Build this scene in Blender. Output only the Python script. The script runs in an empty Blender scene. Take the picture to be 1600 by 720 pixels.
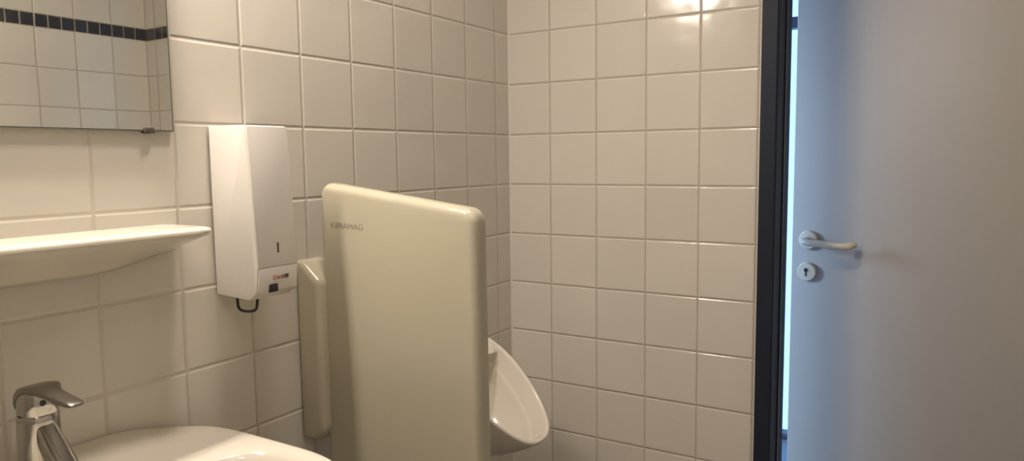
import bpy, bmesh, math, random
from mathutils import Vector, Matrix

random.seed(7)
S = bpy.context.scene
COL = S.collection
PI = math.pi

# ------------------------------------------------------------------ helpers
def obj(name, bm, mat, parent=None, smooth=True, angle=40):
    me = bpy.data.meshes.new(name)
    bmesh.ops.recalc_face_normals(bm, faces=bm.faces[:])
    if parent is not None:
        base = Vector((0, 0, 0)); p = parent
        while p is not None:
            base += p.location; p = p.parent
        bmesh.ops.translate(bm, vec=-base, verts=bm.verts[:])
    bm.to_mesh(me); bm.free()
    if mat: me.materials.append(mat)
    if smooth:
        me.polygons.foreach_set('use_smooth', [True] * len(me.polygons))
        try: me.set_sharp_from_angle(angle=math.radians(angle))
        except Exception: pass
    o = bpy.data.objects.new(name, me)
    COL.objects.link(o)
    if parent is not None: o.parent = parent
    return o

def thing(name, loc, label, cat, group=None):
    o = bpy.data.objects.new(name, None); COL.objects.link(o)
    o.empty_display_size = .05
    o.location = loc; o['label'] = label; o['category'] = cat
    if group: o['group'] = group
    return o

def struct(o, label=None, cat=None):
    o['kind'] = 'structure'
    if label: o['label'] = label
    if cat: o['category'] = cat
    return o

def box(bm, x0, x1, y0, y1, z0, z1):
    vs = [bm.verts.new((x, y, z)) for x in (x0, x1) for y in (y0, y1) for z in (z0, z1)]
    for f in ((0,1,3,2),(4,6,7,5),(0,4,5,1),(2,3,7,6),(0,2,6,4),(1,5,7,3)):
        bm.faces.new([vs[i] for i in f])
    return vs

def rbox(x0, x1, y0, y1, z0, z1, r=.004, seg=3):
    bm = bmesh.new(); box(bm, x0, x1, y0, y1, z0, z1)
    bmesh.ops.bevel(bm, geom=bm.edges[:], offset=r, segments=seg, profile=.5, affect='EDGES')
    return bm

def prism(pts, axis, a0, a1, bevel=0, seg=3, only_ends=False):
    """polygon pts (two coords) extruded along axis from a0 to a1"""
    bm = bmesh.new()
    def mk(p, a):
        return {0: (a, p[0], p[1]), 1: (p[0], a, p[1]), 2: (p[0], p[1], a)}[axis]
    A = [bm.verts.new(mk(p, a0)) for p in pts]; B = [bm.verts.new(mk(p, a1)) for p in pts]
    f0 = bm.faces.new(A); f1 = bm.faces.new(B[::-1]); n = len(pts)
    for i in range(n):
        bm.faces.new((A[i], B[i], B[(i+1) % n], A[(i+1) % n]))
    bmesh.ops.recalc_face_normals(bm, faces=bm.faces[:])
    if bevel:
        ed = bm.edges[:]
        if only_ends: ed = list(set(f0.edges) | set(f1.edges))
        bmesh.ops.bevel(bm, geom=ed, offset=bevel, segments=seg, profile=.5, affect='EDGES')
    return bm

def rounded_poly(pts, radii, n=8):
    """round the corners of a 2D polygon"""
    out = []
    m = len(pts)
    for i in range(m):
        p = Vector(pts[i]); a = Vector(pts[i-1]); b = Vector(pts[(i+1) % m]); r = radii[i]
        if r <= 0: out.append(tuple(p)); continue
        da = (a-p).normalized(); db = (b-p).normalized()
        half = da.angle(db)/2; t = r/math.tan(half)
        c = p+(da+db).normalized()*(r/math.sin(half))
        s = p+da*t; e = p+db*t
        a0 = math.atan2(s.y-c.y, s.x-c.x); a1 = math.atan2(e.y-c.y, e.x-c.x)
        d = a1-a0
        while d > PI: d -= 2*PI
        while d < -PI: d += 2*PI
        for k in range(n+1):
            q = a0+d*k/n
            out.append((c.x+r*math.cos(q), c.y+r*math.sin(q)))
    return out

def loft(rings, cap0=True, cap1=True, bm=None):
    bm = bm or bmesh.new()
    R = [[bm.verts.new(p) for p in r] for r in rings]
    n = len(R[0])
    for a, b in zip(R[:-1], R[1:]):
        for i in range(n):
            bm.faces.new((a[i], a[(i+1) % n], b[(i+1) % n], b[i]))
    if cap0: bm.faces.new(R[0][::-1])
    if cap1: bm.faces.new(R[-1])
    return bm

def lathe(profile, origin=(0,0,0), axis=(0,0,1), n=40):
    """profile: list of (radius, height) along axis"""
    ax = Vector(axis).normalized()
    q = Vector((0,0,1)).rotation_difference(ax)
    o = Vector(origin)
    rings = []
    for r, h in profile:
        rings.append([o+q @ Vector((r*math.cos(2*PI*i/n), r*math.sin(2*PI*i/n), h)) for i in range(n)])
    return loft(rings)

def tube(path, r, n=14, bm=None):
    P = [Vector(p) for p in path]
    rr = r if isinstance(r, (list, tuple)) else [r]*len(P)
    rings = []; prev = None
    for i, p in enumerate(P):
        t = ((P[min(i+1, len(P)-1)]-P[max(i-1, 0)])).normalized()
        if prev is None:
            u = t.orthogonal().normalized()
        else:
            u = (prev-t*prev.dot(t)).normalized()
        prev = u; v = t.cross(u)
        rings.append([p+(u*math.cos(2*PI*k/n)+v*math.sin(2*PI*k/n))*rr[i] for k in range(n)])
    return loft(rings, bm=bm)

def smooth_path(pts, n=6):
    P = [Vector(p) for p in pts]; out = []
    for i in range(len(P)-1):
        p0 = P[max(i-1,0)]; p1 = P[i]; p2 = P[i+1]; p3 = P[min(i+2,len(P)-1)]
        for k in range(n):
            t = k/n
            out.append(.5*((2*p1)+(p2-p0)*t+(2*p0-5*p1+4*p2-p3)*t*t+(3*p1-p0-3*p2+p3)*t**3))
    out.append(P[-1]); return out

def subsurf(o, lv=2):
    m = o.modifiers.new('subdivision', 'SUBSURF'); m.levels = lv; m.render_levels = lv
    return o

def sstep(x, a, b):
    t = max(0, min(1, (x-a)/(b-a))); return t*t*(3-2*t)

# ------------------------------------------------------------------ materials
def new_mat(name):
    m = bpy.data.materials.new(name); m.use_nodes = True
    nt = m.node_tree; b = nt.nodes['Principled BSDF']
    return m, nt, b

def plain(name, col, rough=.4, metal=0, spec=.5, noise=.02, nscale=8, bump=0, coat=0):
    m, nt, b = new_mat(name); N = nt.nodes; L = nt.links
    tc = N.new('ShaderNodeTexCoord'); nz = N.new('ShaderNodeTexNoise')
    nz.inputs['Scale'].default_value = nscale; nz.inputs['Detail'].default_value = 3
    L.new(tc.outputs['Object'], nz.inputs['Vector'])
    mx = N.new('ShaderNodeMix'); mx.data_type = 'RGBA'
    mx.inputs['A'].default_value = [c*(1-noise) for c in col]+[1]
    mx.inputs['B'].default_value = [min(1, c*(1+noise)) for c in col]+[1]
    L.new(nz.outputs['Fac'], mx.inputs['Factor']); L.new(mx.outputs['Result'], b.inputs['Base Color'])
    b.inputs['Roughness'].default_value = rough; b.inputs['Metallic'].default_value = metal
    b.inputs['Specular IOR Level'].default_value = spec
    if coat: b.inputs['Coat Weight'].default_value = coat; b.inputs['Coat Roughness'].default_value = .08
    if bump:
        bp = N.new('ShaderNodeBump'); bp.inputs['Distance'].default_value = bump
        L.new(nz.outputs['Fac'], bp.inputs['Height']); L.new(bp.outputs['Normal'], b.inputs['Normal'])
    return m

TS = .15; Z0 = 1.8184; STR = .05
def tile_mat(name, axis, phase, col=(.61,.58,.515), grout=(.42,.36,.28), tilt=1.0):
    m, nt, b = new_mat(name); N = nt.nodes; L = nt.links
    def M(op, a, c=None, d=None):
        n = N.new('ShaderNodeMath'); n.operation = op
        for i, v in enumerate((a, c, d)):
            if v is None: continue
            if isinstance(v, (int, float)): n.inputs[i].default_value = v
            else: L.new(v, n.inputs[i])
        return n.outputs[0]
    tc = N.new('ShaderNodeTexCoord'); sp = N.new('ShaderNodeSeparateXYZ')
    L.new(tc.outputs['Object'], sp.inputs[0])
    w = sp.outputs[axis]; z = sp.outputs[2]
    above = M('GREATER_THAN', z, Z0+STR)
    below = M('LESS_THAN', z, Z0)
    stripe = M('SUBTRACT', 1, M('ADD', above, below))
    size = M('ADD', M('MULTIPLY', stripe, STR-TS), TS)
    zo = M('SUBTRACT', z, M('ADD', Z0, M('MULTIPLY', above, STR)))
    u = M('DIVIDE', M('SUBTRACT', w, phase), size)
    v = M('DIVIDE', zo, size)
    fu = M('FRACT', u); fv = M('FRACT', v)
    iu = M('FLOOR', u); iv = M('FLOOR', v)
    du = M('MULTIPLY', M('MINIMUM', fu, M('SUBTRACT', 1, fu)), size)
    dv = M('MULTIPLY', M('MINIMUM', fv, M('SUBTRACT', 1, fv)), size)
    d = M('MINIMUM', du, dv)
    def ss(x, a, c):
        n = N.new('ShaderNodeMapRange'); n.interpolation_type = 'SMOOTHSTEP'
        n.inputs['From Min'].default_value = a; n.inputs['From Max'].default_value = c
        L.new(x, n.inputs['Value']); return n.outputs['Result']
    face = ss(d, .0010, .0017)
    h = ss(d, .0006, .0052)
    cb = N.new('ShaderNodeCombineXYZ'); L.new(iu, cb.inputs[0]); L.new(iv, cb.inputs[1]); L.new(stripe, cb.inputs[2])
    wn = N.new('ShaderNodeTexWhiteNoise'); wn.noise_dimensions = '3D'; L.new(cb.outputs[0], wn.inputs['Vector'])
    sc = N.new('ShaderNodeSeparateColor'); L.new(wn.outputs['Color'], sc.inputs[0])
    ta = M('MULTIPLY', M('MULTIPLY', M('SUBTRACT', sc.outputs[0], .5), M('SUBTRACT', fu, .5)), .0042*tilt)
    tb = M('MULTIPLY', M('MULTIPLY', M('SUBTRACT', sc.outputs[1], .5), M('SUBTRACT', fv, .5)), .0042*tilt)
    nz = N.new('ShaderNodeTexNoise'); nz.inputs['Scale'].default_value = 14; nz.inputs['Detail'].default_value = 1
    L.new(tc.outputs['Object'], nz.inputs['Vector'])
    wav = M('MULTIPLY', nz.outputs['Fac'], .0012*tilt)
    H = M('ADD', M('MULTIPLY', h, .0016), M('ADD', wav, M('ADD', ta, tb)))
    bp = N.new('ShaderNodeBump'); bp.inputs['Distance'].default_value = 1.0; bp.inputs['Strength'].default_value = 1
    L.new(H, bp.inputs['Height']); L.new(bp.outputs['Normal'], b.inputs['Normal'])
    # colours
    hv = N.new('ShaderNodeMapRange'); hv.inputs['To Min'].default_value = .97; hv.inputs['To Max'].default_value = 1.03
    L.new(sc.outputs[2], hv.inputs['Value'])
    cm = N.new('ShaderNodeMix'); cm.data_type = 'RGBA'
    cm.inputs['A'].default_value = (*col, 1); cm.inputs['B'].default_value = (.05, .053, .062, 1)
    L.new(stripe, cm.inputs['Factor'])
    vm = N.new('ShaderNodeVectorMath'); vm.operation = 'SCALE'
    L.new(cm.outputs['Result'], vm.inputs[0]); L.new(hv.outputs['Result'], vm.inputs['Scale'])
    gm = N.new('ShaderNodeMix'); gm.data_type = 'RGBA'
    gm.inputs['A'].default_value = (*grout, 1)
    L.new(face, gm.inputs['Factor']); L.new(vm.outputs[0], gm.inputs['B'])
    L.new(gm.outputs['Result'], b.inputs['Base Color'])
    rg = N.new('ShaderNodeMapRange'); rg.inputs['To Min'].default_value = .8; rg.inputs['To Max'].default_value = .13
    L.new(face, rg.inputs['Value']); L.new(rg.outputs['Result'], b.inputs['Roughness'])
    return m

def emis(name, col, st):
    m, nt, b = new_mat(name)
    b.inputs['Base Color'].default_value = (.9, .9, .88, 1)
    b.inputs['Emission Color'].default_value = (*col, 1); b.inputs['Emission Strength'].default_value = st
    return m

M_A = tile_mat('tile_left', 0, -1.1243, grout=(.54,.49,.41))
M_B = tile_mat('tile_back', 1, .0085)
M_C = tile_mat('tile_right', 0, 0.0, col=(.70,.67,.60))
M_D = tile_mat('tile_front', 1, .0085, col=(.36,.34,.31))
M_ceil = plain('ceiling_paint', (.45,.435,.40), .9, bump=.0005, nscale=60)
M_floor = None
M_cer = plain('white_ceramic', (.67,.635,.55), .10, noise=.01, spec=.5)
M_part = plain('partition_ceramic', (.49,.46,.35), .22, noise=.01)
M_uri = plain('urinal_ceramic', (.74,.70,.62), .10, noise=.01)
M_plas = plain('white_plastic', (.66,.635,.59), .38, noise=.01)
M_plas2 = plain('white_plastic_front', (.65,.625,.58), .35, noise=.01)
M_black = plain('black_plastic', (.012,.010,.014), .35)
M_dark = plain('dark_grey_plastic', (.07,.06,.05), .5)
M_red = plain('red_print', (.42,.07,.05), .5)
M_print = plain('dark_print', (.09,.05,.05), .5)
M_faint = plain('faint_taupe_print', (.28,.25,.20), .5)
M_chrome = plain('chrome', (.52,.50,.47), .12, metal=1, noise=.02)
M_chromed = plain('satin_chrome', (.30,.28,.255), .32, metal=1, noise=.03)
M_mirror = plain('mirror_silver', (.97,.985,.95), .012, metal=1, noise=0)
M_medge = plain('mirror_edge', (.10,.11,.09), .3)
M_frame = plain('anthracite_frame_paint', (.012,.017,.030), .5, noise=.05, spec=.25)
M_door = plain('grey_door_paint', (.385,.37,.345), .42, noise=.015, nscale=3)
M_nylon = plain('nylon_handle', (.62,.585,.48), .35, noise=.01)
M_hole = plain('dark_hole', (.02,.02,.025), .7)
M_wallw = plain('corridor_paint', (.74,.76,.78), .85)
M_winf = plain('window_frame_paint', (.09,.11,.16), .5)
M_alu = plain('lamp_housing', (.75,.74,.70), .4)

def floor_mat():
    m, nt, b = new_mat('floor_tiles'); N = nt.nodes; L = nt.links
    tc = N.new('ShaderNodeTexCoord'); br = N.new('ShaderNodeTexBrick')
    br.offset = 0; br.inputs['Scale'].default_value = 1
    br.inputs['Brick Width'].default_value = .15; br.inputs['Row Height'].default_value = .15
    br.inputs['Mortar Size'].default_value = .002
    br.inputs['Color1'].default_value = (.16,.15,.14,1); br.inputs['Color2'].default_value = (.19,.18,.165,1)
    br.inputs['Mortar'].default_value = (.08,.075,.07,1)
    L.new(tc.outputs['Object'], br.inputs['Vector']); L.new(br.outputs['Color'], b.inputs['Base Color'])
    b.inputs['Roughness'].default_value = .4
    return m
M_floor = floor_mat()
M_cfloor = plain('corridor_floor', (.14,.19,.27), .45)

def glass_mat():
    m = bpy.data.materials.new('window_glass'); m.use_nodes = True
    nt = m.node_tree; N = nt.nodes; L = nt.links; N.clear()
    o = N.new('ShaderNodeOutputMaterial'); mx = N.new('ShaderNodeMixShader')
    t = N.new('ShaderNodeBsdfTransparent'); g = N.new('ShaderNodeBsdfGlossy'); f = N.new('ShaderNodeFresnel')
    t.inputs['Color'].default_value = (.94,.97,1,1); g.inputs['Roughness'].default_value = .02
    f.inputs['IOR'].default_value = 1.45
    L.new(f.outputs[0], mx.inputs[0]); L.new(t.outputs[0], mx.inputs[1]); L.new(g.outputs[0], mx.inputs[2])
    L.new(mx.outputs[0], o.inputs['Surface'])
    return m
M_glass = glass_mat()

# ------------------------------------------------------------------ room shell
XF = -2.70; YC = -1.854; ZC = 2.55; WT = .13
OY0, OY1, OZ = -.790, -1.605, 2.02         # clear opening of the door
FW = .041
bm = bmesh.new(); box(bm, XF-.1, WT, 0, .10, -.1, ZC)
struct(obj('wall_left', bm, M_A, smooth=False))
bm = bmesh.new()
box(bm, 0, WT, OY0+FW, 0, -.1, ZC)
box(bm, 0, WT, OY1-FW, OY0+FW, OZ+FW, ZC)
box(bm, 0, WT, YC-.12, OY1-FW, -.1, ZC)
struct(obj('wall_back', bm, M_B, smooth=False))
bm = bmesh.new(); box(bm, XF-.1, 0, YC-.12, YC, -.1, ZC)
struct(obj('wall_right', bm, M_C, smooth=False))
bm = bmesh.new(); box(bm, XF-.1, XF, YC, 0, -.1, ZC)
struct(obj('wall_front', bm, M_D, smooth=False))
bm = bmesh.new(); box(bm, XF-.1, WT, YC-.12, .10, -.1, 0)
struct(obj('floor', bm, M_floor, smooth=False))
bm = bmesh.new(); box(bm, XF-.1, WT, YC-.12, .10, ZC, ZC+.1)
struct(obj('ceiling', bm, M_ceil, smooth=False))
# pale sealant bead down the corner between the two tiled walls
bm = prism([(0,0),(-.0036,0),(-.0018,-.0018),(0,-.0036)], 2, 0, ZC)
struct(obj('trim_2', bm, plain('sealant', (.62,.59,.52), .5), smooth=False))

# door frame (steel lining, dark) -- two jambs and a head
bm = bmesh.new()
PX0, PX1 = -.012, WT+.012
def jamb(bm, y_open, y_out, z1):
    s = 1 if y_out > y_open else -1
    # room flange, reveal with stop bead, outer flange
    pts = [(PX0, y_out), (PX0, y_open+s*.004), (PX0+.004, y_open), (.062, y_open), (.062, y_open-s*.0),
           (.066, y_open+s*.010), (.074, y_open+s*.010), (.078, y_open), (PX1, y_open), (PX1, y_out)]
    pts = [pts[i] for i in (0,1,2,3,5,6,7,8,9)]
    t = prism(pts, 2, 0, z1); me = bpy.data.meshes.new('tmp'); t.to_mesh(me); t.free(); bm.from_mesh(me)
    bpy.data.meshes.remove(me)
jamb(bm, OY0, OY0+FW, OZ+FW)
jamb(bm, OY1, OY1-FW, OZ+FW)
box(bm, PX0, PX1, OY1, OY0, OZ, OZ+FW)
fr = struct(obj('trim_1', bm, M_frame, smooth=False), 'anthracite steel door frame beside the tiled wall', 'door frame')
b2 = bmesh.new(); box(b2, .064, .076, OY0-.003, OY0+.008, .0, OZ)
obj('seal', b2, M_black, fr, smooth=False)

# door leaf, standing ajar into the corridor
TH = math.radians(13); LL = .84
hx = WT+.014; hy = -1.197+.1905*(1.926+WT+.014+LL*math.sin(TH))-LL*math.cos(TH)
door = bpy.data.objects.new('door_1', None); COL.objects.link(door)
door.empty_display_size = .05
struct(door, 'plain grey painted door standing slightly ajar', 'door')
def dobj(name, bm, mat, parent=None, smooth=True):
    """mesh given in the door's own frame: x outward, y toward the lock edge"""
    me = bpy.data.meshes.new(name); bmesh.ops.recalc_face_normals(bm, faces=bm.faces[:])
    bm.to_mesh(me); bm.free(); me.materials.append(mat)
    if smooth:
        me.polygons.foreach_set('use_smooth', [True]*len(me.polygons)); me.set_sharp_from_angle(angle=math.radians(40))
    o = bpy.data.objects.new(name, me); COL.objects.link(o); o.parent = parent or door
    return o
dobj('door_panel', rbox(0, .042, .002, LL, .008, OZ+.008, .0025), M_door)
HY = LL-.050; HZ = 1.053
lev = dobj('door_handle', tube(smooth_path([(.0,HY,HZ),(-.03,HY,HZ),(-.045,HY-.004,HZ-.001),(-.053,HY-.018,HZ-.002),
      (-.054,HY-.05,HZ-.003),(-.054,HY-.095,HZ-.006),(-.051,HY-.120,HZ-.006),(-.042,HY-.131,HZ-.004),(-.024,HY-.134,HZ-.003)], 6), .0098, 18), M_nylon)
dobj('rose', lathe([(.0,0),(.0275,0),(.0275,.005),(.025,.0085),(.013,.010),(.013,.010)], (0,HY,HZ), (-1,0,0)), M_nylon, lev)
esc = dobj('lock_escutcheon', lathe([(.0,0),(.0275,0),(.0275,.005),(.025,.0085),(0.0,.0095)], (0,HY+.002,HZ-.0925), (-1,0,0)), M_nylon)
bm = lathe([(0,0),(.0055,0),(.0055,.0012),(0,.0012)], (-.0092,HY+.003,HZ-.087), (-1,0,0), 20)
box(bm, -.0104, -.009, HY+.0012, HY+.0048, HZ-.105, HZ-.088)
dobj('keyhole', bm, M_hole, esc)
for zz in (.25, 1.75):
    dobj('hinge', lathe([(0,0),(.009,0),(.009,.09),(0,.09)], (.004,-.004,zz), (0,0,1), 20), M_nylon)
door.location = (hx, hy, 0); door.rotation_euler = (0, 0, -TH)

# ------------------------------------------------------------------ corridor beyond the door
CX = 1.5; CY0, CY1 = -3.0, 2.2
bm = bmesh.new(); box(bm, WT, CX+.1, CY0, CY1, -.1, 0); struct(obj('floor_corridor', bm, M_cfloor, smooth=False))
bm = bmesh.new(); box(bm, WT, CX+.1, CY0, CY1, ZC, ZC+.1); struct(obj('ceiling_corridor', bm, M_ceil, smooth=False))
LXW = -1.0                                  # the corridor widens to the left past the washroom
bm = bmesh.new(); box(bm, LXW, 0, .10, CY1, -.1, 0); struct(obj('floor_corridor_left', bm, M_cfloor, smooth=False))
bm = bmesh.new(); box(bm, LXW, WT, .10, CY1, ZC, ZC+.1); struct(obj('ceiling_corridor_left', bm, M_ceil, smooth=False))
bm = bmesh.new(); box(bm, LXW-.1, LXW, .10, CY1, -.1, ZC); struct(obj('wall_corridor_side', bm, M_wallw, smooth=False))
bm = bmesh.new(); box(bm, WT, CX+.1, CY0-.1, CY0, -.1, ZC); struct(obj('wall_corridor_right', bm, M_wallw, smooth=False))
bm = bmesh.new()
box(bm, LXW, CX+.1, CY1, CY1+.1, -.1, .05); box(bm, LXW, CX+.1, CY1, CY1+.1, 2.45, ZC)
box(bm, LXW, LXW+.1, CY1, CY1+.1, .05, 2.45); box(bm, CX, CX+.1, CY1, CY1+.1, .05, 2.45)
struct(obj('wall_corridor_left', bm, M_wallw, smooth=False))
win2 = bpy.data.objects.new('window_2', None); COL.objects.link(win2); win2.location = (.25, CY1, 0)
struct(win2, 'large window at the far left end of the corridor', 'window')
bm = bmesh.new()
for z0, z1 in ((.05, .10), (2.40, 2.45)): box(bm, LXW+.1, CX, CY1+.02, CY1+.08, z0, z1)
for xx in (LXW+.125, CX-.025): box(bm, xx-.025, xx+.025, CY1+.02, CY1+.08, .05, 2.45)
obj('window_frame', bm, M_winf, win2, smooth=False)
bm = bmesh.new(); box(bm, LXW+.1, CX, CY1+.045, CY1+.051, .05, 2.45)
obj('window_pane', bm, M_glass, win2, smooth=False)
bm = bmesh.new()
box(bm, 0, WT, CY0, YC-.12, -.1, ZC)
box(bm, WT, WT+.002, OY0+FW, .10, 0, ZC)
struct(obj('wall_corridor_back', bm, M_wallw, smooth=False))
WY0, WY1 = -1.9, 1.6
bm = bmesh.new()
box(bm, CX, CX+.1, CY0, WY0, -.1, ZC); box(bm, CX, CX+.1, WY1, CY1, -.1, ZC); box(bm, CX, CX+.1, WY0, WY1, 2.35, ZC)
box(bm, CX, CX+.1, WY0, WY1, -.1, 0.0)
struct(obj('wall_window', bm, M_wallw, smooth=False))
win = bpy.data.objects.new('window_1', None); COL.objects.link(win); win.location = (CX, -.1, 0)
struct(win, 'tall corridor window glimpsed as a bright strip through the door gap', 'window')
bm = bmesh.new()
for z0, z1 in ((0, .022), (1.848, 1.895), (2.31, 2.35)): box(bm, CX+.01, CX+.07, WY0, WY1, z0, z1)
for yy in (WY0+.03, -.95, .25, WY1-.03): box(bm, CX+.01, CX+.07, yy-.03, yy+.03, 0, 2.35)
obj('window_frame', bm, M_winf, win, smooth=False)
bm = bmesh.new(); box(bm, CX+.036, CX+.042, WY0, WY1, .0, 2.35)
obj('window_pane', bm, M_glass, win, smooth=False)

# ------------------------------------------------------------------ wall mirror
MX0, MX1, MZ0, MZ1 = -1.735, -1.130, 1.353, 1.955
mir = thing('wall_mirror', (-1.43, 0, MZ0), 'frameless rectangular wall mirror above the white shelf, reflecting tiles with a dark band', 'mirror')
bm = bmesh.new(); box(bm, MX0, MX1, -.0052, -.0045, MZ0, MZ1)
bm.free()
bm = prism([(MX0+.002,MZ0+.002),(MX1-.0028,MZ0+.002),(MX1-.0028,MZ1-.002),(MX0+.002,MZ1-.002)], 1, -.0100, -.0098)
obj('mirror_glass', bm, M_mirror, mir, smooth=False)
obj('mirror_backing', rbox(MX0, MX1, -.0098, -.0004, MZ0, MZ1, .0006, 1), M_medge, mir, smooth=False)
for cx_ in (-1.177, -1.683):
    for zc_, s in ((MZ0, 1), (MZ1, -1)):
        bm = rbox(cx_-.0085, cx_+.0085, -.014, 0, zc_-.004*s if s > 0 else zc_-.006, zc_+.006 if s > 0 else zc_+.004, .001, 2)
        obj('mirror_clip', bm, M_dark, mir)

# ------------------------------------------------------------------ ceramic shelf
sh = thing('ceramic_shelf', (-1.43, 0, 1.124), 'long white ceramic wall shelf fixed under the mirror', 'shelf')
def shelf_outline(x0, x1, d, r, n=10):
    P = rounded_poly([(x1, 0), (x1-.004, -d), (x0+.004, -d), (x0, 0)], [0, r, r, 0], n)
    out = []
    for a, b in zip(P, P[1:]+P[:1]):
        m_ = 16 if abs(a[0]-b[0]) > .3 else 1
        out += [(a[0]+(b[0]-a[0])*k/m_, a[1]+(b[1]-a[1])*k/m_) for k in range(m_)]
    return out
SX0, SX1 = -1.732, -1.131
def ring(d, inset, r, z):
    return [(x, y, z) for x, y in shelf_outline(SX0+inset, SX1-inset, d, r)]
SD = .128
def under(r, k):      # the underside is deepest in the middle and rises toward both ends
    return [(x, y, z+k*sstep(abs(x+1.4315), .14, .30)) for x, y, z in r]
rings = [under(ring(.010, .008, .005, 1.121), .025), under(ring(.020, .006, .010, 1.127), .022), under(ring(.060, .005, .020, 1.148), .013), under(ring(.104, .004, .028, 1.168), .005),
         ring(.122, .002, .034, 1.177), ring(SD, 0, .036, 1.182), ring(SD, .0, .036, 1.1865), ring(SD-.002, .002, .035, 1.1895), ring(SD-.006, .006, .033, 1.1905),
         ring(SD-.012, .012, .030, 1.1912), ring(SD-.016, .016, .028, 1.1914)]
obj('shelf_body', loft(rings), M_cer, sh, angle=50)

# ------------------------------------------------------------------ soap dispenser
DX0, DX1 = -1.058, -.965
ds = thing('soap_dispenser', (-1.01, 0, 1.05), 'slim tall white wall dispenser with black pull loop beneath', 'dispenser')
prof = rounded_poly([(-.005,1.366),(-.108,1.364),(-.1235,1.110),(-.118,1.064),(-.098,1.047),(-.005,1.052)], [0,.006,.0,.012,.012,0], 5)
obj('housing', prism(prof, 0, DX0, DX1, .0025, 2, True), M_plas, ds)
obj('shadow_plate', rbox(DX0+.004, DX1-.004, -.006, 0, 1.058, 1.360, .001, 1), M_dark, ds)  # dark inset plate paints the shadow line between housing and wall
# front cover, slightly proud, over the upper part
fpts = [(-.1075,1.361),(-.1225,1.1085),(-.1255,1.1085),(-.1102,1.362)]
obj('front_cover', prism(fpts, 0, DX0+.001, DX1-.001, .0012, 2), M_plas2, ds)
# lower nose panel
fpts = [(-.120,1.1065),(-.1165,1.066),(-.112,1.059),(-.114,1.056),(-.1195,1.063),(-.1248,1.1065)]
low = obj('lower_panel', prism(fpts, 0, DX0+.003, DX1-.001, .001, 2), M_plas2, ds)
obj('key_slot', rbox(-1.0125,-1.0085,-.1248,-.1215,1.132,1.151,.0008,2), M_dark, ds)
obj('sensor_window', rbox(-1.032,-1.012,-.1228,-.112,1.0600,1.0755,.002,2), M_black, low)
# small red and dark lettering on the lower panel
def stroke(bm, pts, y, r):
    tube([(x, y, z) for x, z in pts], r, 8, bm)
LY = -.1238
bm = bmesh.new()
def arc(cx, cz, rx, rz, a0, a1, n=10): return [(cx+rx*math.cos(math.radians(a0+(a1-a0)*k/n)), cz+rz*math.sin(math.radians(a0+(a1-a0)*k/n))) for k in range(n+1)]
stroke(bm, arc(-1.0205,1.0868,.0035,.0036,50,310), LY, .00075)
stroke(bm, [(-1.0155,1.0895),(-1.0140,1.0838),(-1.0120,1.0880),(-1.0100,1.0838),(-1.0085,1.0895)], LY, .00075)
obj('logo_mark', bm, M_red, low)
bm = bmesh.new()
stroke(bm, [(-1.0005,1.0888),(-1.003,1.0895),(-1.0048,1.0882),(-1.0025,1.0868),(-1.0005,1.0853),(-1.0022,1.0838),(-1.005,1.0843)], LY, .0008)
stroke(bm, arc(-.9945,1.0868,.0030,.0032,0,360,14), LY, .0011)
stroke(bm, [(-.9895,1.0840),(-.9895,1.0905)], LY, .0009)
obj('logo_mark', bm, M_print, low)
bm = tube(smooth_path([(-1.037,-.036,1.056),(-1.036,-.036,1.030),(-1.035,-.040,1.0225),(-1.035,-.050,1.0200),(-1.035,-.072,1.0215),(-1.034,-.082,1.025),(-1.033,-.086,1.032),(-1.032,-.088,1.056)], 5), .0027, 10)
obj('pull_loop', bm, M_black, ds)

# ------------------------------------------------------------------ urinal partition
pt = thing('urinal_partition', (-.825, 0, .56), 'cream ceramic urinal screen standing out from the tiled wall beside the urinal', 'urinal screen')
PXN, PXF = -.842, -.796
prof = rounded_poly([(-.056,1.256),(-.448,1.2075),(-.452,.56),(-.052,.58)], [.026,.030,.05,.04], 10)
panel = obj('panel', prism(prof, 0, PXN, PXF, .0165, 6, True), M_part, pt, angle=60)
bs = obj('wall_mount', prism(rounded_poly([(0,1.090),(-.022,1.088),(-.068,1.050),(-.068,.705),(0,.705)], [0,.02,.02,.035,0], 8), 0, -.864, -.780, .014, 5, True), M_part, pt, angle=60)
# faint worn maker's lettering near the upper wall corner
def text_bm(s, size, loc, rot, ext=.0003):
    cu = bpy.data.curves.new('lettering', 'FONT'); cu.body = s; cu.size = size; cu.extrude = ext
    cu.align_x = 'LEFT'
    o = bpy.data.objects.new('lettering_src', cu); COL.objects.link(o)
    dg = bpy.context.evaluated_depsgraph_get()
    me = bpy.data.meshes.new_from_object(o.evaluated_get(dg))
    COL.objects.unlink(o); bpy.data.objects.remove(o)
    bm = bmesh.new(); bm.from_mesh(me); bpy.data.meshes.remove(me)
    w = max(v.co.x for v in bm.verts)-min(v.co.x for v in bm.verts)
    bm.transform(Matrix.Translation(loc) @ rot)
    return bm, w
rot = Matrix(((0,0,-1,0),(-1,0,0,0),(0,1,0,0),(0,0,0,1)))
tb, w = text_bm('KERAMAG', .0165, Vector((PXN-.0002, -.0875, 1.1622)), rot)
for v in tb.verts:    # settle the line along the slope of the lettering and stretch it to its length
    v.co.y = -.0875+(v.co.y+.0875)*(.088/max(w, .001))
    v.co.z += (v.co.y+.0875)*.02
obj('lettering', tb, M_faint, panel, smooth=False)

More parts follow.
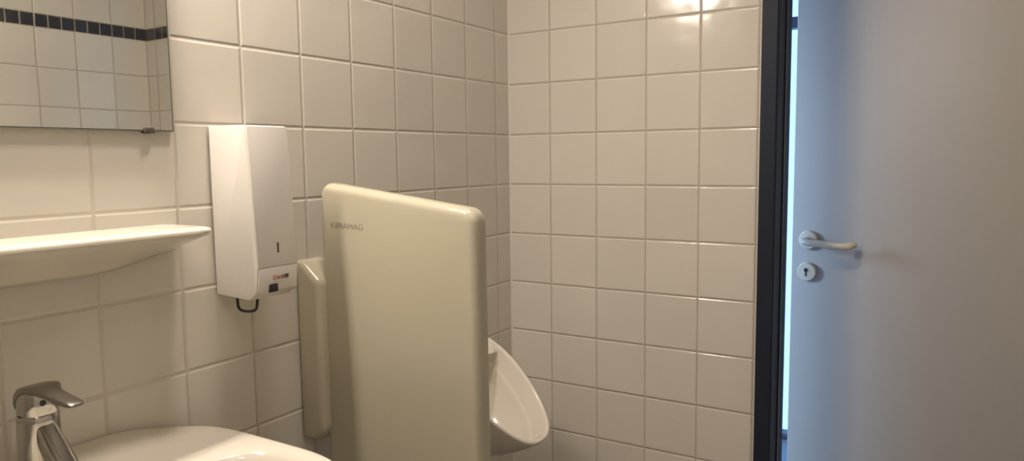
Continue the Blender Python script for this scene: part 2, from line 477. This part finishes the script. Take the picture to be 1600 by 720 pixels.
# ------------------------------------------------------------------ urinal
XC, YT, ZT, YB, ZB, UW, EGG, UE, BOW = -.4246, -.0971, .8484, -.3477, .6173, .1277, .0968, .76, -.0132
ur = thing('urinal', (XC, 0, .45), 'white ceramic wall urinal with slanted oval rim in the tiled corner', 'urinal')
NU = 64
def rimpt(t):
    s = (1-math.cos(t))/2
    sn = math.sin(t); b_ = BOW*4*s*(1-s)
    return Vector((XC+UW*math.copysign(abs(sn)**UE, sn)*(1+EGG*math.cos(t)), YT+(YB-YT)*s-b_, ZT+(ZB-ZT)*s-b_))
cen = Vector((XC, (YT+YB)/2, (ZT+ZB)/2))
nrm = Vector((0, ZB-ZT, -(YB-YT))).normalized()
if nrm.z < 0: nrm = -nrm
ts = [2*PI*i/NU for i in range(NU)]
def uring(scale, depth, hood=0., shift=0.):
    out = []
    for t in ts:
        P = rimpt(t); s = (1-math.cos(t))/2
        hd = hood*(1-sstep(s, .03, .22))
        p = cen+(P-cen)*scale-nrm*depth*(1-hd)
        p += Vector((0, 0, -1))*depth*hd*.75
        p.y += shift
        out.append(p)
    return out
def wallring(hw, zb, zt, y, k=1.0):
    out = []
    for t in ts:
        s = (1-math.cos(t))/2
        x = XC+hw*math.sin(t)*(1+.25*math.cos(t))
        out.append(Vector((x, y, zt+(zb-zt)*s)))
    return out
def lerp(A, B, f): return [a.lerp(b, f) for a, b in zip(A, B)]
outer = uring(1.0, .0)
w0 = wallring(.120, .47, .905, .0)
wm = wallring(.124, .50, .900, -.05)
rings = [w0, wm, lerp(wm, uring(1.0, .05), .55), lerp(wm, uring(1.0, .03), .88), uring(.985, .022), uring(1.0, .012), uring(1.006, .006), uring(1.006, .001), uring(.998, -.0015), uring(.95, -.001), uring(.938, .003),
         uring(.925, .014), uring(.90, .032), uring(.875, .047), uring(.862, .050), uring(.848, .052), uring(.832, .062), uring(.80, .082), uring(.70, .110), uring(.50, .142), uring(.25, .158), uring(.05, .161)]
subsurf(obj('bowl', loft(rings), M_uri, ur, angle=180), 1)
# inner hood under the upper rim, arched along its lower edge
t1 = math.radians(62); K = 18
hb = bmesh.new(); cols = []
for k in range(K+1):
    w_ = -1+2*k/K
    Tp = cen+(rimpt(w_*t1)-cen)*.955
    L0 = cen+(rimpt(-t1)-cen)*.955; R0 = cen+(rimpt(t1)-cen)*.955
    Bp = L0.lerp(R0, (w_+1)/2); up_ = (rimpt(0)-rimpt(PI)).normalized()
    Bp = Bp+up_*.006*(1-w_*w_)
    if (Tp-Bp).dot(up_) < .001: Bp = Tp-up_*.001
    cols.append([hb.verts.new(q) for q in (Tp-nrm*.003, Tp.lerp(Bp,.5)-nrm*.009, Bp-nrm*.0125, Bp-nrm*.016-up_*.0015, Bp-nrm*.021+up_*.001, Bp-nrm*.085, Tp-nrm*.05)])
for a_, b_ in zip(cols[:-1], cols[1:]):
    for q in range(7): hb.faces.new((a_[q], a_[(q+1) % 7], b_[(q+1) % 7], b_[q]))
hb.faces.new(cols[0]); hb.faces.new(cols[-1][::-1])
obj('rinse_hood', hb, M_uri, ur, angle=50)
dr = cen-nrm*.150+Vector((0,-.03,-.02))
obj('drain', lathe([(0,0),(.024,0),(.024,.003),(.018,.004),(0,.004)], dr, nrm, 28), M_chromed, ur)
obj('waste_cover', lathe([(0,0),(.028,0),(.028,.11),(0,.11)], (XC,-.06,.39), (0,0,1), 28), M_uri, ur)

# ------------------------------------------------------------------ washbasin
BX, BY = -1.43, -.27
wb = thing('washbasin', (BX, 0, .66), 'white ceramic washbasin on the tiled wall under the shelf', 'washbasin')
NB = 72
def outer_pt(a):
    c, s = math.cos(a), math.sin(a)
    ax = .322
    if s >= 0: by, n = .270, 7.5
    else: by, n = .235, 2.6
    r = (abs(c/ax)**n+abs(s/by)**n)**(-1/n)
    return Vector((BX+r*c, BY+r*s, 0))
def inner_pt(a):
    c, s = math.cos(a), math.sin(a)
    ax = .290
    by = .118 if s >= 0 else .195
    n = 2.7 if s >= 0 else 2.3
    r = (abs(c/ax)**n+abs(s/by)**n)**(-1/n)
    return Vector((BX+r*c, BY-.012+r*s, 0))
ang = [2*PI*i/NB for i in range(NB)]
IC = Vector((BX, BY-.03, 0))
def back_lift(p):
    return .027*sstep(p.y, -.13, -.015)*(1-sstep(abs(p.x-BX), .15, .31))
def bring(kind, f, z, lift=0.):
    out = []
    for a in ang:
        if kind == 'o':
            q = outer_pt(a); p = Vector((BX+(q.x-BX)*f, (q.y if q.y > -.03 else BY+(q.y-BY)*f), z))
            if q.y > -.03: p.y = q.y-(1-f)*.30 if f > .9 else q.y
        elif kind == 'i':
            q = inner_pt(a); p = IC+(q-IC)*f; p.z = z
        else:
            p = outer_pt(a).lerp(inner_pt(a), f); p.z = z
        if lift: p.z += back_lift(p)*lift
        out.append(p)
    return out
rings = [bring('o', .45, .66), bring('o', .62, .675), bring('o', .86, .735), bring('o', .97, .785), bring('o', 1.0, .806), bring('o', 1.0, .818, .7),
         bring('o', .993, .8255, 1), bring('o', .978, .8285, 1), bring('m', .55, .8285, 1), bring('i', 1.03, .8265, .6), bring('i', .995, .821, .3), bring('i', .965, .808), bring('i', .91, .78), bring('i', .78, .735), bring('i', .55, .705), bring('i', .25, .695), bring('i', .10, .692)]
subsurf(obj('basin', loft(rings), M_cer, wb, angle=180), 2)
obj('drain', lathe([(0,0),(.030,0),(.032,.002),(.026,.004),(.012,.003),(0,.003)], (IC.x, IC.y, .6925), (0,0,1), 32), M_chrome, wb)
obj('overflow_hole', lathe([(0,0),(.011,0),(.011,.002),(0,.002)], (BX, inner_pt(PI/2).y-.016, .775), (0,-.9,.45), 24), M_hole, wb)

# ------------------------------------------------------------------ mixer tap
TX, TY, TZ = -1.4205, -.090, .846
tp = thing('mixer_tap', (TX, TY, TZ), 'chrome single lever mixer tap on the back ledge of the washbasin', 'tap')
def sq_ring(cx, cy, z, rx, ry, n=36, e=2.6):
    out = []
    for i in range(n):
        a = 2*PI*i/n; c, s = math.cos(a), math.sin(a)
        r = (abs(c/rx)**e+abs(s/ry)**e)**(-1/e)
        out.append(Vector((cx+r*c, cy+r*s, z)))
    return out
body = [sq_ring(TX,TY,z,rx,ry) for z, rx, ry in ((TZ,.0290,.0290),(TZ+.004,.0295,.0295),(TZ+.008,.0270,.0275),(TZ+.05,.0255,.0265),(TZ+.095,.0250,.0260),(TZ+.102,.0250,.0260),(TZ+.104,.0235,.0245))]
obj('tap_body', loft(body), M_chrome, tp, angle=50)
cart = [sq_ring(TX,TY,z,r,r*1.03) for z, r in ((TZ+.1042,.0238),(TZ+.106,.0244),(TZ+.130,.0240),(TZ+.139,.0225))]
cg = obj('cartridge_cap', loft(cart), M_chrome, tp, angle=50)
obj('joint_ring', lathe([(0,0),(.0246,0),(.0246,.0022),(0,.0022)], (TX,TY,TZ+.1025), (0,0,1), 36), M_black, cg)
obj('temperature_dot', lathe([(0,0),(.0042,0),(.0042,.0012),(0,.0015)], (TX-.004, TY-.0243, TZ+.1225), (-.2,-.98,0), 18), M_black, cg)
# lever: a hood over the cartridge running into a flat blade toward the user
lv = []
for y, hw, z0, z1 in ((.027,.013,.112,.128),(.024,.020,.106,.136),(.014,.0245,.1055,.1415),(0,.0255,.128,.1455),(-.013,.0250,.1360,.1472),(-.024,.0225,.1360,.1468),(-.031,.0180,.1350,.1445),(-.046,.0145,.1325,.1415),
                      (-.072,.0130,.1300,.1395),(-.096,.0120,.1285,.1370),(-.104,.0105,.1290,.1355),(-.107,.0080,.1305,.1340)):
    r = []
    for i in range(24):
        a = 2*PI*i/24; c, s = math.cos(a), math.sin(a); e = 3.2
        q = (abs(c)**e+abs(s)**e)**(-1/e)
        r.append(Vector((TX+hw*q*c, TY+y, TZ+(z0+z1)/2+(z1-z0)/2*q*s)))
    lv.append(r)
obj('lever', loft(lv), M_chromed, tp, angle=45)
# spout: rounded square tube leaving the front of the body and falling forward
sp_ = []
d0 = Vector((0,-.72,-.69)).normalized(); up = Vector((0,-.69,.72)).normalized()
start = Vector((TX, TY-.004, TZ+.092))
for k, (dist, hw, hh) in enumerate(((0,.0130,.0130),(.02,.0145,.0145),(.05,.0155,.0150),(.080,.0158,.0150),(.086,.0152,.0142),(.0865,.0130,.0118),(.081,.0126,.0114))):
    r = []
    c0 = start+d0*dist
    for i in range(28):
        a = 2*PI*i/28; c, s = math.cos(a), math.sin(a); e = 4
        q = (abs(c)**e+abs(s)**e)**(-1/e)
        r.append(c0+Vector((1,0,0))*hw*q*c+up*hh*q*s)
    sp_.append(r)
so = obj('spout', loft(sp_), M_chrome, tp, angle=45)
obj('aerator', lathe([(0,0),(.0115,0),(.0115,.006),(.009,.007),(0,.007)], start+d0*.078, d0, 24), M_chromed, so)

# ------------------------------------------------------------------ lamps (above the frame)
LX, LZ = -1.41, 2.035
wl = thing('mirror_lamp', (LX, 0, LZ), 'short white lamp on the wall above the mirror', 'lamp')
obj('housing', rbox(LX-.25, LX+.25, -.12, 0, LZ, LZ+.05, .006), M_alu, wl)
M_tube = emis('lamp_tube', (1,.86,.735), 170)
for yy in (-.055, -.092):
    obj('tube', tube([(LX-.22,yy,LZ-.02),(LX+.22,yy,LZ-.02)], .012, 20), M_tube, wl)
for s in (-1, 1):
    obj('socket', rbox(LX+s*.23-.012, LX+s*.23+.012, -.118, -.03, LZ-.036, LZ+.02, .004), M_alu, wl)
CLX, CLY = -1.05, -.42
cl = thing('ceiling_lamp', (CLX, CLY, ZC), 'round white lamp on the ceiling above the dispenser', 'lamp')
obj('lamp_base', lathe([(0,0),(.15,0),(.15,-.03),(.14,-.035),(0,-.035)], (CLX,CLY,ZC), (0,0,1), 48), M_alu, cl)

def area(name, loc, rot, size, power, col, sy=None, shape='RECTANGLE', parent=None):
    l = bpy.data.lights.new(name, 'AREA'); l.energy = power; l.color = col; l.shape = shape; l.size = size
    if sy: l.size_y = sy
    o = bpy.data.objects.new(name, l); COL.objects.link(o); o.location = loc; o.rotation_euler = rot
    if parent:
        o.parent = parent; o.location = Vector(loc)-parent.location
    return o
WARM = (1, .855, .745)
area('ceiling_light', (CLX, CLY, ZC-.04), (0, 0, 0), .20, 11.5, WARM, shape='DISK', parent=cl)
# added fill lamp, unseen, lifting the back and right walls and the basin ledge
C2X, C2Y = -1.95, -1.25
fill_lamp = thing('ceiling_lamp', (C2X, C2Y, ZC), 'added unseen fill lamp on the ceiling toward the front wall', 'lamp')
obj('lamp_base', lathe([(0,0),(.15,0),(.15,-.03),(.14,-.035),(0,-.035)], (C2X,C2Y,ZC), (0,0,1), 48), M_alu, fill_lamp)
area('ceiling_light', (C2X, C2Y, ZC-.04), (0, 0, 0), .24, 3.6, WARM, shape='DISK', parent=fill_lamp)

# daylight outside
W = bpy.data.worlds.new('World'); S.world = W; W.use_nodes = True
bg = W.node_tree.nodes['Background']; bg.inputs['Color'].default_value = (.30, .56, 1.0, 1); bg.inputs['Strength'].default_value = 2.2

sl = bpy.data.lights.new('daylight_sun', 'SUN'); sl.energy = 6.0; sl.color = (.70, .83, 1.0); sl.angle = math.radians(16)
so_ = bpy.data.objects.new('daylight_sun', sl); COL.objects.link(so_)
so_.rotation_euler = Vector((-.20, 1, .22)).to_track_quat('Z', 'Y').to_euler(); so_.location = (0, 4, 3)

# ------------------------------------------------------------------ camera
cd = bpy.data.cameras.new('camera'); cam = bpy.data.objects.new('camera', cd); COL.objects.link(cam)
cd.sensor_width = 36; cd.sensor_fit = 'HORIZONTAL'; cd.lens = 1149.0237/1600*36; cd.clip_start = .02
yaw, pitch, roll = .5542, .0985, -.0126
f = Vector((math.cos(yaw), math.sin(yaw), 0)); r = Vector((math.sin(yaw), -math.cos(yaw), 0)); u = Vector((0,0,1))
f2 = f*math.cos(pitch)-u*math.sin(pitch); u2 = u*math.cos(pitch)+f*math.sin(pitch)
r3 = r*math.cos(roll)+u2*math.sin(roll); u3 = u2*math.cos(roll)-r*math.sin(roll)
m = Matrix((( r3.x, u3.x, -f2.x, -1.9263), (r3.y, u3.y, -f2.y, -1.1973), (r3.z, u3.z, -f2.z, 1.30), (0,0,0,1)))
cam.matrix_world = m
S.camera = cam
S.view_settings.view_transform = 'Standard'
S.view_settings.look = 'None'
S.view_settings.exposure = 0.25
S.cycles.max_bounces = 12
S.cycles.diffuse_bounces = 8
S.cycles.sample_clamp_indirect = 4
